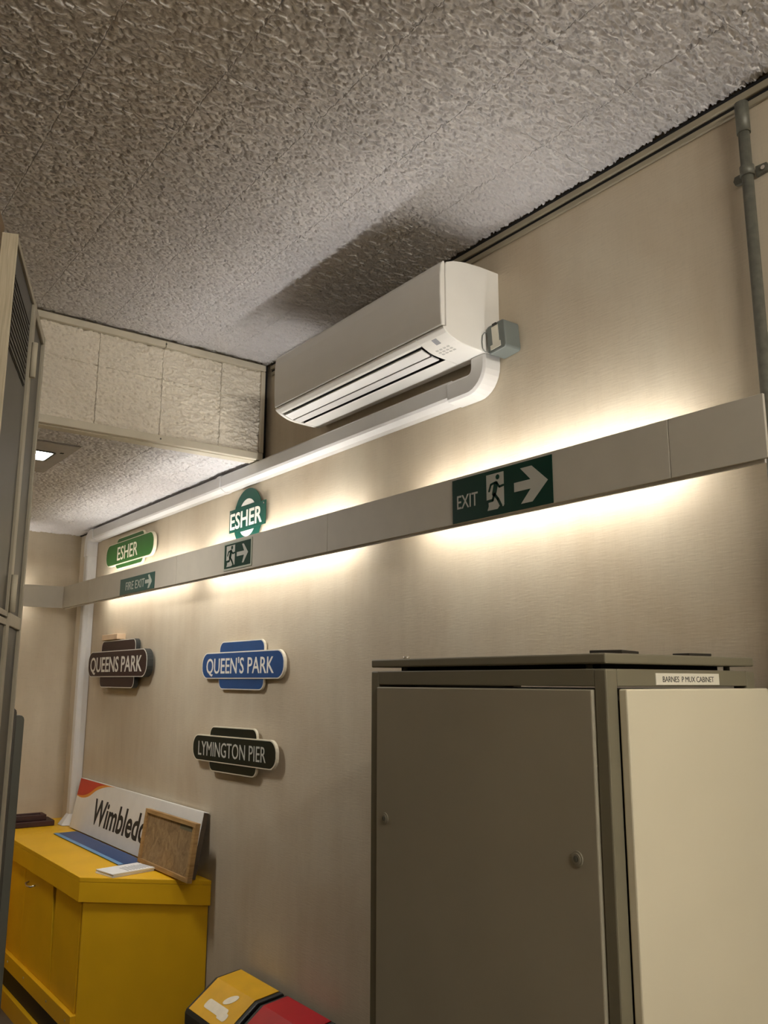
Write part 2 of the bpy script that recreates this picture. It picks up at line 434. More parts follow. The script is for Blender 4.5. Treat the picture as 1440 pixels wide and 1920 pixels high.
# ------------------------------------------------------------------ pelmet with strip tubes along the wall
XF, ZF0, ZF1 = -.12, 2.052, 2.185
pel = thing('light_pelmet', (XF, 3.1, ZF0), 'long cream fascia board hiding strip lights along the sign wall', 'light pelmet')
cuts = [.847, 1.068, 2.43, 3.70, 4.925, YE-.1205]
for a, b_ in zip(cuts, cuts[1:]):
    box('fascia_panel', XF-.004, XF+.004, a+.0008, b_-.0008, ZF0, ZF1, FASC, pel, .001)
box('reveal_strip', XF+.006, XF+.012, .86, YE-.135, ZF0-.006, ZF0+.02, WHITE, pel)
for yy in (1.0, 2.22, 5.12):
    bm = bmesh.new(); bm_box(bm, XF+.004, -.001, yy-.003, yy+.003, 2.150, 2.154); bm_box(bm, XF+.004, XF+.008, yy-.003, yy+.003, 2.08, 2.15)
    finish('bracket', bm, STEEL, pel)
for yc, ln in ((1.57, .95), (3.0, 1.20), (4.36, 1.20)):
    box('batten', -.030, -.001, yc-ln/2-.03, yc+ln/2+.03, 2.128, 2.158, WHITE, pel, .003)
    tube('lamp_tube', [(-.084, yc-ln/2, 2.143), (-.084, yc+ln/2, 2.143)], .012, TUBE_DIM if yc > 4 else TUBEM, pel, 8)
    for s in (-1, 1): box('lamp_holder', -.097, -.030, yc+s*(ln/2+.012)-.01, yc+s*(ln/2+.012)+.01, 2.128, 2.158, WHITE, pel, .002)
pf = thing('light_pelmet', (-1.8, YE-.12, ZF0), 'cream fascia board with strip light across the end wall above the counter', 'light pelmet')
for a, b_ in ((-.1245, -1.3), (-1.3, -2.6), (-2.6, XL+.01)):
    box('fascia_panel', b_+.0008, a-.0008, YE-.124, YE-.116, ZF0, ZF1, FASC, pf, .001)
for xc, ln in ((-.78, .9), (-2.2, .9)):
    box('batten', xc-ln/2-.03, xc+ln/2+.03, YE-.030, YE-.001, 2.105, 2.135, WHITE, pf, .003)
    tube('lamp_tube', [(xc-ln/2, YE-.070, 2.118), (xc+ln/2, YE-.070, 2.118)], .012, TUBE_DIM, pf, 8)
    for s in (-1, 1): box('lamp_holder', xc+s*(ln/2+.012)-.01, xc+s*(ln/2+.012)+.01, YE-.082, YE-.030, 2.104, 2.134, WHITE, pf, .002)
# ceiling battens at the rear of the room, behind the camera
for xc in (-.95,):
    cl = thing('ceiling_batten', (xc, -1.2, ZC), 'fluorescent ceiling batten at the rear of the room', 'ceiling light')
    box('housing', xc-.6, xc+.6, -1.24, -1.16, ZC-.05, ZC-.0, WHITE, cl, .004)
    tube('lamp_tube', [(xc-.55, -1.2, ZC-.075), (xc+.55, -1.2, ZC-.075)], .014, BACKM, cl, 8)
    for s in (-1, 1): box('lamp_holder', xc+s*.56-.012, xc+s*.56+.012, -1.218, -1.182, ZC-.095, ZC-.05, WHITE, cl, .003)

# ------------------------------------------------------------------ recessed light in the lower ceiling
dl = thing('recessed_light', (-.95, 3.61, ZL), 'small bright square light in grey plate on lower ceiling', 'ceiling light')
bm = bmesh.new()
px0, px1, py0, py1, hx0, hx1, hy0, hy1 = -1.2, -.70, 3.35, 3.87, -1.1, -.762, 3.487, 3.635
for (a, b_, c, d) in ((px0, px1, py0, hy0), (px0, px1, hy1, py1), (px0, hx0, hy0, hy1), (hx1, px1, hy0, hy1)): bm_box(bm, a, b_, c, d, ZL-.006, ZL-.0005)
finish('plate', bm, plain('plate_grey', (168, 164, 158), .6), dl)
box('diffuser', hx0+.004, hx1-.004, hy0+.004, hy1-.004, ZL-.004, ZL-.001, DOWNM, dl)
bm = bmesh.new()
for (a, b_, c, d) in ((hx0, hx1, hy0-.006, hy0+.003), (hx0, hx1, hy1-.003, hy1+.006), (hx0-.006, hx0+.003, hy0, hy1), (hx1-.003, hx1+.006, hy0, hy1)): bm_box(bm, a, b_, c, d, ZL-.010, ZL-.002)
finish('bezel', bm, BINK, dl)
box('latch_slot', -.742, -.728, 3.470, 3.486, ZL-.007, ZL-.005, BLACK, dl)

# ------------------------------------------------------------------ air conditioner
Y0, Y1 = 1.700, 2.645
ac = thing('air_conditioner', (0, 2.17, 2.557), 'white wall-mounted air conditioner below the textured ceiling', 'air conditioner')
fx = lambda u, v, d: Vector((u, d, v))
prof = [(0, 2.822), (-.075, 2.8215), (-.135, 2.817), (-.180, 2.808), (-.206, 2.797), (-.2105, 2.79), (-.2105, 2.600), (-.222, 2.598), (-.221, 2.592), (-.208, 2.582), (-.190, 2.5735), (-.172, 2.5665), (-.155, 2.5625), (-.138, 2.5605), (-.122, 2.5595), (-.105, 2.5585), (-.050, 2.557), (-.030, 2.558), (-.006, 2.572), (0, 2.574)]
notch = prof[:8] + [(-.221, 2.592), (-.208, 2.582), (-.200, 2.578), (-.180, 2.605), (-.110, 2.590), (-.109, 2.5587), (-.105, 2.5585)] + prof[16:]
bm = bmesh.new()
bm_prism(bm, prof, fx, Y0, 1.822); bm_prism(bm, prof, fx, 2.628, Y1)
mis = [0]*len(notch)
for i in (10, 11, 12): mis[i] = 1
bm_prism(bm, notch, fx, 1.822, 2.628, 0, mis)
finish('casing', bm, [ACW, BLACK], ac, .004)
# front panel with rounded corners, slightly bowed
fp = [(-.2115, 2.6005), (-.2255, 2.6005), (-.2285, 2.64), (-.230, 2.70), (-.2295, 2.755), (-.226, 2.785), (-.219, 2.797), (-.2115, 2.799)]
prism('front_panel', fp, fx, Y0+.002, Y1-.002, ACW, ac, .006)
fl1 = [(-.2005, 2.5745), (-.182, 2.5675), (-.1665, 2.5625), (-.1665, 2.5665), (-.182, 2.572), (-.2005, 2.579)]
fl1 = [(-.193, 2.5725), (-.178, 2.5675), (-.160, 2.562), (-.160, 2.566), (-.178, 2.572), (-.193, 2.577)]
fl2 = [(-.154, 2.5615), (-.140, 2.559), (-.124, 2.558), (-.124, 2.562), (-.140, 2.5635), (-.154, 2.566)]
prism('flap', fl1, fx, 1.832, 2.622, WHITE, ac, .001)
prism('flap', fl2, fx, 1.832, 2.622, WHITE, ac, .001)
# maker's plate and printed icons on the cowl
def on_cowl(x):
    for (a, za), (b_, zb) in zip(prof[8:16], prof[9:17]):
        if a <= x <= b_: return za + (zb-za)*(x-a)/(b_-a)
    return 2.5575
def cowl_patch(name, x0, x1, y0, y1, mat, t=.0008):
    bm = bmesh.new(); n = 5; g = []
    for i in range(n+1):
        x = x0 + (x1-x0)*i/n; z = on_cowl(x)
        g.append([bm.verts.new((x, y, zz)) for y in (y0, y1) for zz in (z-t, z+.0005)])
    for i in range(n):
        a, b_ = g[i], g[i+1]
        for (p, q) in ((0, 2), (2, 3), (3, 1), (1, 0)): bm.faces.new([a[p], a[q], b_[q], b_[p]])
    bm.faces.new([g[0][0], g[0][2], g[0][3], g[0][1]]); bm.faces.new([g[-1][0], g[-1][2], g[-1][3], g[-1][1]])
    return finish(name, bm, mat, ac)
cowl_patch('display_window', -.205, -.185, 1.752, 1.772, GREYINK)
for i in range(3):
    for j in range(4): cowl_patch('printed_icon', -.168+.012*i, -.162+.012*i, 1.740+.016*j, 1.750+.016*j, LBLGREY)
# electrical box to its right
eb = thing('isolator_box', (0, 1.655, 2.55), 'small grey electrical box on the wall beside the air conditioner', 'electrical box')
R = Matrix.Translation((0, 1.655, 2.59)) @ Matrix.Rotation(math.radians(-5), 4, 'X')
bm = bmesh.new(); bm_prism(bm, rrect(.072, .088, .010, 4), lambda u, v, d: R @ Vector((-d, -u, v)), 0, .062); finish('enclosure', bm, GBOX, eb, .004)
bm = bmesh.new()
lab = [(-.014, -.02), (-.014, .034), (.012, .034), (.012, -.018), (.017, -.018), (.017, -.034), (-.024, -.034), (-.024, -.02)]
bm_prism(bm, lab, lambda u, v, d: R @ Vector((-d, -u, v)), .0615, .0632); finish('label_plate', bm, LABEL, eb)
box('switch', -.066, -.06, -.008, .008, .034, .042, DARKPL, eb, .001, R)
tube('cable', [(-.05, 1.692, 2.612), (-.066, 1.697, 2.616), (-.074, 1.697, 2.604), (-.076, 1.697, 2.585), (-.074, 1.697, 2.566), (-.066, 1.697, 2.556), (-.05, 1.690, 2.553)], .0014, GBOX, eb, 6)

# ------------------------------------------------------------------ white trunking: drop, long run and upright
tr = thing('pipe_trunking', (0, 3.5, 2.45), 'white plastic trunking running from air conditioner along wall to counter', 'trunking')
tp = [(0, -.037), (-.030, -.037), (-.050, -.026), (-.056, -.018), (-.056, .026), (-.050, .034), (0, .037)]   # (x, across)
TX = -.0015; ZT = 2.484
def run(name, y0, y1, s=1.0): return prism(name, [(TX + x*s, ZT + a*s) for x, a in tp], lambda u, v, d: Vector((u, d, v)), y0, y1, TRUNK, tr, .0015)
run('trunking_length', 1.86, 3.43); run('trunking_length', 3.43, 5.16)
run('coupler', 3.415, 3.455, 1.06)
def sweep(name, path, s=1.0):
    """path: list of (y, z, angle of travel); section swept in the wall plane"""
    bm = bmesh.new(); rings = []
    for (y, z, a) in path:
        ny, nz = -math.sin(a), math.cos(a)
        rings.append([bm.verts.new((TX + x*s, y + c*s*ny, z + c*s*nz)) for x, c in tp])
    for A, B in zip(rings, rings[1:]):
        for i in range(len(tp)): j = (i+1) % len(tp); bm.faces.new([A[i], A[j], B[j], B[i]])
    bm.faces.new(rings[0]); bm.faces.new(rings[-1])
    return finish(name, bm, TRUNK, tr, .0015)
path = []
rr = .045
for k in range(9):      # elbow: up towards the unit
    a = math.radians(90*k/8); path.append((1.785 - rr*math.sin(a) , ZT + rr - rr*math.cos(a), math.pi - a))
e1 = sweep('elbow', [(1.87, ZT, math.pi)] + path + [(1.740, 2.556, math.pi/2)], 1.08)
for (y, z) in ((1.725, 2.535), (1.785, 2.46)):
    bm = bmesh.new(); bm_prism(bm, disc(0, 0, .005, 12), lambda u, v, d: Vector((-d, y+u, z+v)), .050, .0575); finish('screw', bm, GREYINK, e1)
path = []
for k in range(9):      # corner elbow down
    a = math.radians(90*k/8); path.append((5.185 + .05*math.sin(a), ZT - .05 + .05*math.cos(a), -a))
sweep('elbow', [(5.13, ZT, 0)] + path + [(5.235, 2.36, -math.pi/2)], 1.08)
def upright(name, z0, z1, s=1.0): return prism(name, [(TX + x*s, 5.235 + a*s) for x, a in tp], lambda u, v, d: Vector((u, v, d)), z0, z1, TRUNK, tr, .0015)
upright('trunking_length', .86, 2.37)
bm = bmesh.new(); A = [bm.verts.new((TX + x, 5.235+a, .862)) for x, a in tp]; B = [bm.verts.new((TX + x*1.75, 5.235+a*1.6, .802)) for x, a in tp]
for i in range(len(tp)): j = (i+1) % len(tp); bm.faces.new([A[i], A[j], B[j], B[i]])
bm.faces.new(A); bm.faces.new(B); finish('end_boot', bm, TRUNK, tr, .002)

# ------------------------------------------------------------------ steel conduit
pc = thing('conduit', (-.024, .892, 0), 'upright galvanised steel conduit clipped to the wall near ceiling', 'pipe')
tube('pipe', [(-.024, .892, .0), (-.024, .892, 2.868)], .0125, STEEL, pc, 16)
tube('pipe_end', [(-.024, .892, 2.83), (-.024, .892, 2.905)], .0150, STEEL, pc, 16)
for zz in (2.735, 1.2):
    bm = bmesh.new()
    bm_tube(bm, [(-.024, .892, zz-.012), (-.024, .892, zz+.012)], .0155, 16)
    for s in (-1, 1): bm_prism(bm, [(s*.012, -.012), (s*.038, -.010), (s*.042, 0), (s*.038, .010), (s*.012, .012)], lambda u, v, d: Vector((-d, .892+u, zz+v)), .001, .010)
    sd = finish('saddle', bm, STEEL, pc)
    bm = bmesh.new(); bm_prism(bm, disc(0, 0, .005, 10), lambda u, v, d: Vector((-d, .862+u, zz+v)), .009, .013); finish('screw', bm, CHROME, sd)

# ------------------------------------------------------------------ station totem signs
def totem(label, y0, z0, w, bh_, tw, th, body, tw_text, h_text, colour, edge, thick, letters=ENW, border=ENW, tilt=0.0, gap=.004, offs=0.0, du=0.0, word=1.0, br=.38, lift=0.0, ends=.010):
    t = thing('totem_sign', (0, y0, z0 - th/2), label, 'station sign', 'totem signs on the wall')
    fn = wallf(y0, z0, 0.0, tilt); b0 = gap
    bw = .0048
    prism('tab_plate', rrect(tw, th, .036, 6), fn, b0, b0+thick*.8, edge, t)
    prism('tab_border', rrect(tw-.001, th-.001, .036, 6), fn, b0+thick*.8, b0+thick*.8+.001, border, t)
    prism('tab_panel', rrect(tw-bw*2, th-bw*2, .032, 6), fn, b0+thick*.8+.001, b0+thick*.8+.0016, colour, t)
    prism('bar_plate', bulge(w-ends*2, bh_, bh_*br, ends), fn, b0+.001, b0+thick+.002, edge, t)
    prism('bar_border', bulge(w-ends*2-.001, bh_-.001, bh_*br, ends), fn, b0+thick+.002, b0+thick+.003, border, t)
    prism('bar_panel', bulge(w-ends*2-bw*2.4, bh_-bw*2, bh_*br*.95, ends*.95), fn, b0+thick+.003, b0+thick+.0036, colour, t)
    text('lettering', body, fn, tw_text, h_text, du, 0, b0+thick+.0034, b0+thick+.0042, letters, t, offs, 1.0, word)
    return t
totem("maroon totem sign reading QUEENS PARK with a thick black edge", 4.630, 1.706, .905, .142, .52, .256, 'QUEENS PARK', .79, .084, MAR, BINK, .032, gap=.014, offs=.012, du=-.012, word=.9)
totem("blue totem sign reading QUEEN'S PARK with white letters", 3.2425, 1.682, .735, .113, .40, .203, "QUEEN'S PARK", .60, .067, ENB, RIMC, .010, gap=.006, offs=.008, du=-.015)
totem('near-black totem sign reading LYMINGTON PIER with thin white letters', 3.274, 1.336, .750, .110, .42, .186, 'LYMINGTON PIER', .60, .062, ENK, RIMC, .010, gap=.016, tilt=math.radians(.8), letters=EXW, border=RIMC, du=-.01)
totem('bright green totem sign reading ESHER near the end wall', 4.600, 2.326, .735, .128, .42, .180, 'ESHER', .31, .080, ENG, RIMC, .014, gap=.008, border=RIMC, letters=RIMC, offs=.006, du=-.02)
bl = tag(box('wood_block', -.05, -.001, 4.63, 4.87, 1.8375, 1.868, TAN, None, .002), 'small tan wooden block above the maroon sign', 'wood block')
box('hook', -.03, -.001, 4.875, 4.90, 1.8375, 1.846, STEEL, bl)
# round target sign
tg = thing('target_sign', (0, 3.232, 2.17), 'round dark green ESHER target sign with white half discs', 'station sign')
fn = wallf(3.232, 2.306)
prism('ring_plate', disc(0, 0, .128, 48), fn, .010, .013, TGT, tg)
prism('bar_plate', [(-.163, -.050), (.161, -.050), (.161, .051), (-.163, .051)], fn, .012, .016, TGT, tg)
for s in (1, -1):
    a0 = math.asin(.056/.082)
    pts = [(.082*math.cos(a), s*.082*math.sin(a)) for a in [a0 + (math.pi-2*a0)*k/16 for k in range(17)]]
    prism('half_disc', pts, fn, .0128, .0138, ENW, tg)
text('lettering', 'ESHER', fn, .288, .073, -.010, 0, .0158, .0168, ENW, tg, .018)
for (u, v) in ((.148, .040), (-.150, .040)): prism('rivet', disc(u, v, .004, 10), fn, .0155, .0175, CHROME, tg)

# ------------------------------------------------------------------ exit signs on the fascia
def runner(fn, x0, y0, w, h, d, white, green, parent):
    T = lambda pts: [(x0 + p[0]*w, y0 + p[1]*h) for p in pts]
    prism('doorway', T([(.04, 0), (.62, 0), (.72, .06), (.86, .10), (.83, .05), (.95, .04), (1, .09), (1, 1), (0, 1), (0, .27), (.10, .26), (.12, .12)]), fn, d, d+.0006, white, parent)
    bm = bmesh.new(); asp = h/w
    def cap(pts, tw):
        P = [(p[0], p[1]*asp) for p in pts]
        for o in stroke(P, tw): bm_prism(bm, [(x0 + a*w, y0 + b_*w) for a, b_ in o], fn, d+.0005, d+.0012)
    bm_prism(bm, [(x0 + a*w, y0 + b_*w) for a, b_ in disc(.66, .885*asp, .105, 16)], fn, d+.0005, d+.0012)
    cap([(.56, .70), (.45, .44)], .24); cap([(.50, .74), (.27, .71), (.16, .54)], .095); cap([(.60, .72), (.76, .60), (.97, .62)], .095)
    cap([(.45, .42), (.36, .265), (.03, .255)], .115); cap([(.46, .42), (.66, .27), (.84, .06)], .125)
    finish('running_figure', bm, green, parent)
AR = [(0, .37), (0, .63), (.50, .63), (.20, 1), (.54, 1), (1, .5), (.54, 0), (.20, 0), (.50, .37)]
def arrow(fn, x0, y0, w, h, d, mat, parent, pts=AR): prism('arrow', [(x0+a*w, y0+b_*h) for a, b_ in pts], fn, d, d+.0008, mat, parent)
ex = thing('exit_sign', (XF-.004, 1.591, 2.05), 'wide dark green EXIT sign with running figure and large arrow', 'exit sign')
fn = wallf(1.591, 2.1145, XF-.0042)
prism('plate', [(-.187, -.0615), (.187, -.0615), (.187, .0625), (-.187, .0625)], fn, 0, .0024, EXG, ex)
text('lettering', 'EXIT', fn, .084, .040, -.125, -.003, .0022, .0032, EXW, ex, .004)
runner(fn, -.048, -.046, .066, .098, .0022, EXW, EXG, ex)
arrow(fn, .056, -.047, .117, .094, .0024, EXW, ex)
sx = thing('exit_sign', (XF-.004, 3.09, 2.06), 'small framed green exit sign below the round target sign', 'exit sign')
fn = wallf(3.0895, 2.1185, XF-.0042)
prism('border', rrect(.243, .115, .004, 3), fn, 0, .003, EXB, sx, .0005)
prism('plate', rrect(.226, .099, .002, 2), fn, .003, .0036, EXG, sx)
runner(fn, -.095, -.043, .075, .086, .0034, EXW, EXG, sx)
AR2 = [(0, .40), (0, .62), (.66, .62), (.46, 1), (.60, 1), (1, .5), (.62, 0), (.50, 0), (.66, .40)]
arrow(fn, -.002, -.038, .095, .076, .0036, EXW, sx, AR2)
fe = thing('exit_sign', (XF-.004, 4.18, 2.05), 'teal FIRE EXIT sign near the end of the fascia board', 'exit sign')
fn = wallf(4.183, 2.095, XF-.0042)
prism('plate', [(-.232, -.041), (.232, -.041), (.232, .041), (-.232, .041)], fn, 0, .0022, FEG, fe, .0004)
text('lettering', 'FIRE EXIT', fn, .255, .044, -.02, .0, .002, .003, FEW, fe, .0)
prism('arrow', [(.115, -.009), (.115, .009), (.165, .009), (.150, .030), (.166, .034), (.197, .004), (.200, -.006), (.170, -.034), (.150, -.034), (.165, -.009)], fn, .0022, .003, FEW, fe)

# ------------------------------------------------------------------ equipment cabinet
CX0, CX1, CY0, CY1, CZ = -.517, -.055, .952, 1.628, 1.641
cb = thing('equipment_cabinet', (-.29, 1.29, 0), 'tall olive-grey metal equipment cabinet with a cream side panel', 'cabinet')
bm = bmesh.new()
bm_box(bm, CX0+.012, CX1, CY0+.03, CY1-.01, .02, CZ-.036)
finish('carcass', bm, DARKPL, cb)
def post(x0, x1, y0, y1): return box('corner_post', x0, x1, y0, y1, 0, CZ, CABG, cb, .003)
post(CX0, CX0+.030, CY0, CY0+.026); post(CX0, CX0+.030, CY1-.028, CY1); post(CX1-.030, CX1, CY0, CY0+.03); post(CX1-.03, CX1, CY1-.03, CY1)
for z0, z1 in ((CZ-.030, CZ), (0, .05)):
    box('rail', CX0+.0005, CX0+.030, CY0+.026, CY1-.028, z0, z1, CABG, cb, .002)
    box('rail', CX0+.030, CX1-.030, CY0+.0005, CY0+.026, z0, z1, CABG, cb, .002)
box('rear_panel', CX0+.03, CX1-.03, CY1-.012, CY1-.001, .03, CZ, CABG, cb)
bm = bmesh.new(); bm_box(bm, CX0, CX1, CY0, CY1, CZ+.0085, CZ+.0265)
lid = finish('lid', bm, CABG, cb, .003)
for (x, y) in ((CX0+.03, CY1-.09), (CX0+.03, CY0+.06), (CX1-.05, CY0+.03), (CX1-.05, CY1-.05)):
    tube('spacer', [(x, y, CZ-.001), (x, y, CZ+.010)], .006, STEEL, cb, 10)
box('lid_gap_dark', CX0+.05, CX1-.05, CY0+.05, CY1-.05, CZ, CZ+.0085, BLACK, cb)  # black filler, paints in the dark of the gap under the raised lid
# front door: a pressed sheet standing a little proud with a bright edge
dr = box('door', CX0-.006, CX0+.012, CY0+.028, CY1-.030, .052, CZ-.035, CABD, cb, .0025)
for (y, z, r) in ((1.565, 1.325, .012), (1.025, 1.326, .013)):
    bm = bmesh.new()
    bm_prism(bm, disc(0, 0, r, 24), lambda u, v, d: Vector((CX0-.006-d, y+u, z+v)), 0, .0025)
    bm_prism(bm, disc(0, 0, r*.72, 24), lambda u, v, d: Vector((CX0-.006-d, y+u, z+v)), .0025, .0038)
    lk = finish('lock', bm, LOCK, dr, .0008)
    bm = bmesh.new(); bm_prism(bm, disc(0, 0, r*.42, 18), lambda u, v, d: Vector((CX0-.006-d, y+u, z+v)), .0035, .0044); bm_prism(bm, rrect(.0025, .008, .001, 2), lambda u, v, d: Vector((CX0-.006-d, y+u, z+v)), .0044, .0052, 0); finish('keyway', bm, STEEL, lk)
sp = box('side_panel', CX0+.028, CX1+.012, CY0-.020, CY0-.002, .04, CZ-.034, CABL, cb, .003)
fs = lambda u, v, d: Vector((u, CY0 - d, v))
prism('name_label', [(-.381, 1.6135), (-.183, 1.6135), (-.183, 1.6345), (-.381, 1.6345)], fs, -.0004, .0012, LABEL, cb)
bm = bmesh.new(); text_bm(bm, 'BARNES  P MUX CABINET', fs, .160, .0105, -.281, 1.6240, .0011, .0015, .0, .95); finish('label_lettering', bm, INK, cb)['kind'] = 'stuff'
lt = CZ + .0265
d1 = tag(box('dark_plate', -.050, .050, -.030, .030, 0, .007, DARKPL, None, .001, Matrix.Translation((-.405, 1.02, lt+.0005)) @ Matrix.Rotation(.35, 4, 'Z')), 'larger thin dark plate lying on the cabinet lid', 'plate')
d2 = tag(box('dark_plate', -.032, .032, -.02, .02, 0, .005, DARKPL, None, .001, Matrix.Translation((-.215, .985, lt+.0005)) @ Matrix.Rotation(-.1, 4, 'Z')), 'smaller thin dark plate on the cabinet lid next to the wall', 'plate')
bm = bmesh.new()
bm_prism(bm, disc(0, 0, .008, 14), lambda u, v, d: Vector((-.49+u, 1.53+v, lt+d)), 0, .006)
finish('lid_bolt', bm, CHROME, cb, .002)

# ------------------------------------------------------------------ yellow counter
CT = .80
ct = thing('counter', (-.2, 4.5, 0), 'yellow painted counter with a chamfered end below the station signs', 'counter')
flr = lambda u, v, d: Vector((u, v, d))
top = [(-.002, 3.462), (-.425, 3.842), (-.425, 5.050), (-.002, 5.050)]
prism('worktop', top, flr, CT-.018, CT, YEL, ct, .0015)
prism('worktop', [(-.002, 5.0515), (-1.6, 5.0515), (-1.6, YE-.002), (-.002, YE-.002)], flr, CT-.018, CT, YEL, ct, .0015)
edge = [(-.002, 3.463), (-.4245, 3.8425), (-.4245, 5.05), (-.405, 5.05), (-.405, 3.852), (-.002, 3.490)]
prism('edge_band', edge, flr, CT-.098, CT-.0185, YEL, ct, .001)
body = [(-.004, 3.494), (-.402, 3.8535), (-.402, 3.858), (-.004, 3.50)]
prism('end_panel', [(-.004, 3.480), (-.4035, 3.8405), (-.400, 3.862), (-.004, 3.503)], flr, .20, CT-.0985, YEL, ct, .001)
box('carcass', -.388, -.004, 3.86, 5.05, .05, CT-.02, DARKPL, ct)
box('return_carcass', -1.58, -.004, 5.075, YE-.002, .0, CT-.0185, YEL, ct)
box('return_edge', -1.6, -.43, 5.0515, 5.070, CT-.098, CT-.0185, YEL, ct, .001)
def door(y0, y1, handle):
    yb = y0 - (.046 if handle else 0)            # the middle door hangs out of true
    d = prism('door', [(yb, .262), (y1, .262), (y1, CT-.100), (y0, CT-.100)], lambda u, v, d: Vector((-d, u, v)), .389, .405, YEL, ct, .0015)
    if handle:
        yc = 4.600
        tube('handle', [(-.403, yc-.055, .640), (-.424, yc-.045, .634), (-.430, yc, .630), (-.424, yc+.045, .634), (-.403, yc+.055, .640)], .0045, CHROME, d, 8)
    return d
door(3.866, 4.212, False); door(4.262, 4.720, True); door(4.724, 5.048, False)
box('door_gap', -.4035, -.3885, 4.2125, 4.2155, .262, CT-.1, plain('gap_red_brown', (96, 40, 14), .7), ct)
rl = box('kick_rail', -.425, -.389, 3.846, 5.05, .190, .2605, YEL, ct, .0015)
for y in (3.91, 4.18, 4.554, 4.85):
    bm = bmesh.new(); bm_prism(bm, disc(0, 0, .0055, 12), lambda u, v, d: Vector((-.425-d, y+u, .229+v)), 0, .002); finish('screw', bm, BRASS, rl)
prism('end_rail', [(-.004, 3.458), (-.421, 3.832), (-.421, 3.845), (-.004, 3.478)], flr, .10, .205, YEL, ct, .001)
box('kick_board', -.405, -.389, 3.86, 5.05, .088, .1895, NAVY, ct)
box('plinth', -.425, -.389, 3.86, 5.05, 0, .0875, YEL, ct, .001)
prism('end_kick', [(-.004, 3.50), (-.395, 3.853), (-.395, 3.862), (-.004, 3.51)], flr, 0, .0995, NAVY, ct)

# ------------------------------------------------------------------ things on the counter
# long white station board leaning on the wall
Ow = Vector((-.082, 5.115, CT+.0065)); Vw = Vector((.050, 0, .264)).normalized(); Uw = Vector((0, -1, 0)); Nw = Uw.cross(Vw)
if Nw.x > 0: Nw = -Nw
fw_ = lambda u, v, d: Ow + Uw*u + Vw*v + Nw*d
WL, WH = 1.615, .268
ws = thing('station_board', Ow, 'long white station name board leaning on the wall', 'sign board')
bm = bmesh.new()
bm_prism(bm, [(0, 0), (WL, 0), (WL, WH), (0, WH)], fw_, -.004, 0)
bm_prism(bm, [(0, WH-.003), (WL, WH-.003), (WL, WH), (0, WH)], fw_, -.028, -.004)
finish('panel', bm, WIMW, ws, .0012)
prism('backing', [(.004, .001), (WL-.002, .001), (WL-.002, WH-.004), (.004, WH-.004)], fw_, -.026, -.0042, WIMB, ws)
def qcurve(pts, n=6):
    out = []
    for i in range(len(pts)-1):
        p0 = pts[max(i-1, 0)]; p1 = pts[i]; p2 = pts[i+1]; p3 = pts[min(i+2, len(pts)-1)]
        for k in range(n):
            t = k/n
            out.append(tuple(.5*((2*p1[a]) + (-p0[a]+p2[a])*t + (2*p0[a]-5*p1[a]+4*p2[a]-p3[a])*t*t + (-p0[a]+3*p1[a]-3*p2[a]+p3[a])*t**3) for a in (0, 1)))
    return out + [pts[-1]]
cr = qcurve([(.42, WH-.002), (.30, WH-.022), (.19, WH-.066), (.09, WH-.088), (.002, WH-.092)])
co = qcurve([(.56, WH-.002), (.44, WH-.010), (.30, WH-.040), (.19, WH-.084), (.09, WH-.100), (.002, WH-.096)])
prism('orange_stripe', [(.002, WH-.002)] + co[::-1], fw_, 0, .0005, WIMO, ws)
prism('red_corner', [(.002, WH-.002)] + cr[::-1], fw_, .0005, .0009, WIMR, ws)
text('lettering', 'Wimbledon', fw_, .84, .128, .318+.42, .128, 0, .0008, WIMK, ws, .022)
# blue sheet
bs = thing('blue_sheet', (-.15, 4.46, CT), 'flat blue plastic sheet lying on the counter before the white board', 'plastic sheet')
box('sheet', -.210, -.088, 3.975, 4.960, CT+.0005, CT+.005, BLU, bs, .001)
box('pale_edge', -.2125, -.190, 3.972, 4.962, CT+.0045, CT+.0058, BLUE_EDGE, bs)
# stack of white cards with printed rows
Pm = Matrix.Translation((-.232, 3.832, CT+.0005)) @ Matrix.Rotation(math.radians(10), 4, 'Z')
ps = thing('card_stack', (-.232, 3.832, CT), 'small stack of white printed cards at the counter edge', 'cards')
for k in range(4):
    Mk = Pm @ Matrix.Translation((random.uniform(-.003, .003), random.uniform(-.003, .003), 0)) @ Matrix.Rotation(random.uniform(-.02, .02), 4, 'Z')
    box('card', -.100, .100, -.072, .072, .004*k, .004*k+.0036, PAPER, ps, .0006, Mk)
for i in range(9): box('printed_row', -.02+.014*i, -.014+.014*i, -.055, .02+.004*(i % 3), .0156, .0159, GREYINK, ps, 0, Pm)
# pin board in an oak frame
Ob = Vector((-.112, 3.985, CT+.0055)); Vb = Vector((.030, 0, .236)).normalized(); Ub = Vector((0, -1, 0)); Nb = Ub.cross(Vb)
if Nb.x > 0: Nb = -Nb
fb = lambda u, v, d: Ob + Ub*u + Vb*v + Nb*d
BL, BH = .545, .232
pb = thing('framed_board', Ob, 'oak-framed brown board leaning on the white station board', 'framed board')
for nm, r4 in (('frame_rail', ((0, 0), (BL, 0), (BL, .018), (0, .018))), ('frame_rail', ((0, BH-.018), (BL, BH-.018), (BL, BH), (0, BH))), ('frame_stile', ((0, .018), (.024, .018), (.024, BH-.018), (0, BH-.018))), ('frame_stile', ((BL-.024, .018), (BL, .018), (BL, BH-.018), (BL-.024, BH-.018)))):
    prism(nm, r4, fb, -.012, .010, WOODF, pb, .0015)
prism('board', [(.022, .016), (BL-.022, .016), (BL-.022, BH-.016), (.022, BH-.016)], fb, -.008, .001, PINB, pb)
prism('faded_patch', [(.38, BH-.040), (.50, BH-.040), (.50, BH-.020), (.38, BH-.020)], fb, .001, .0014, plain('patch_olive', (110, 104, 80), .7), pb)
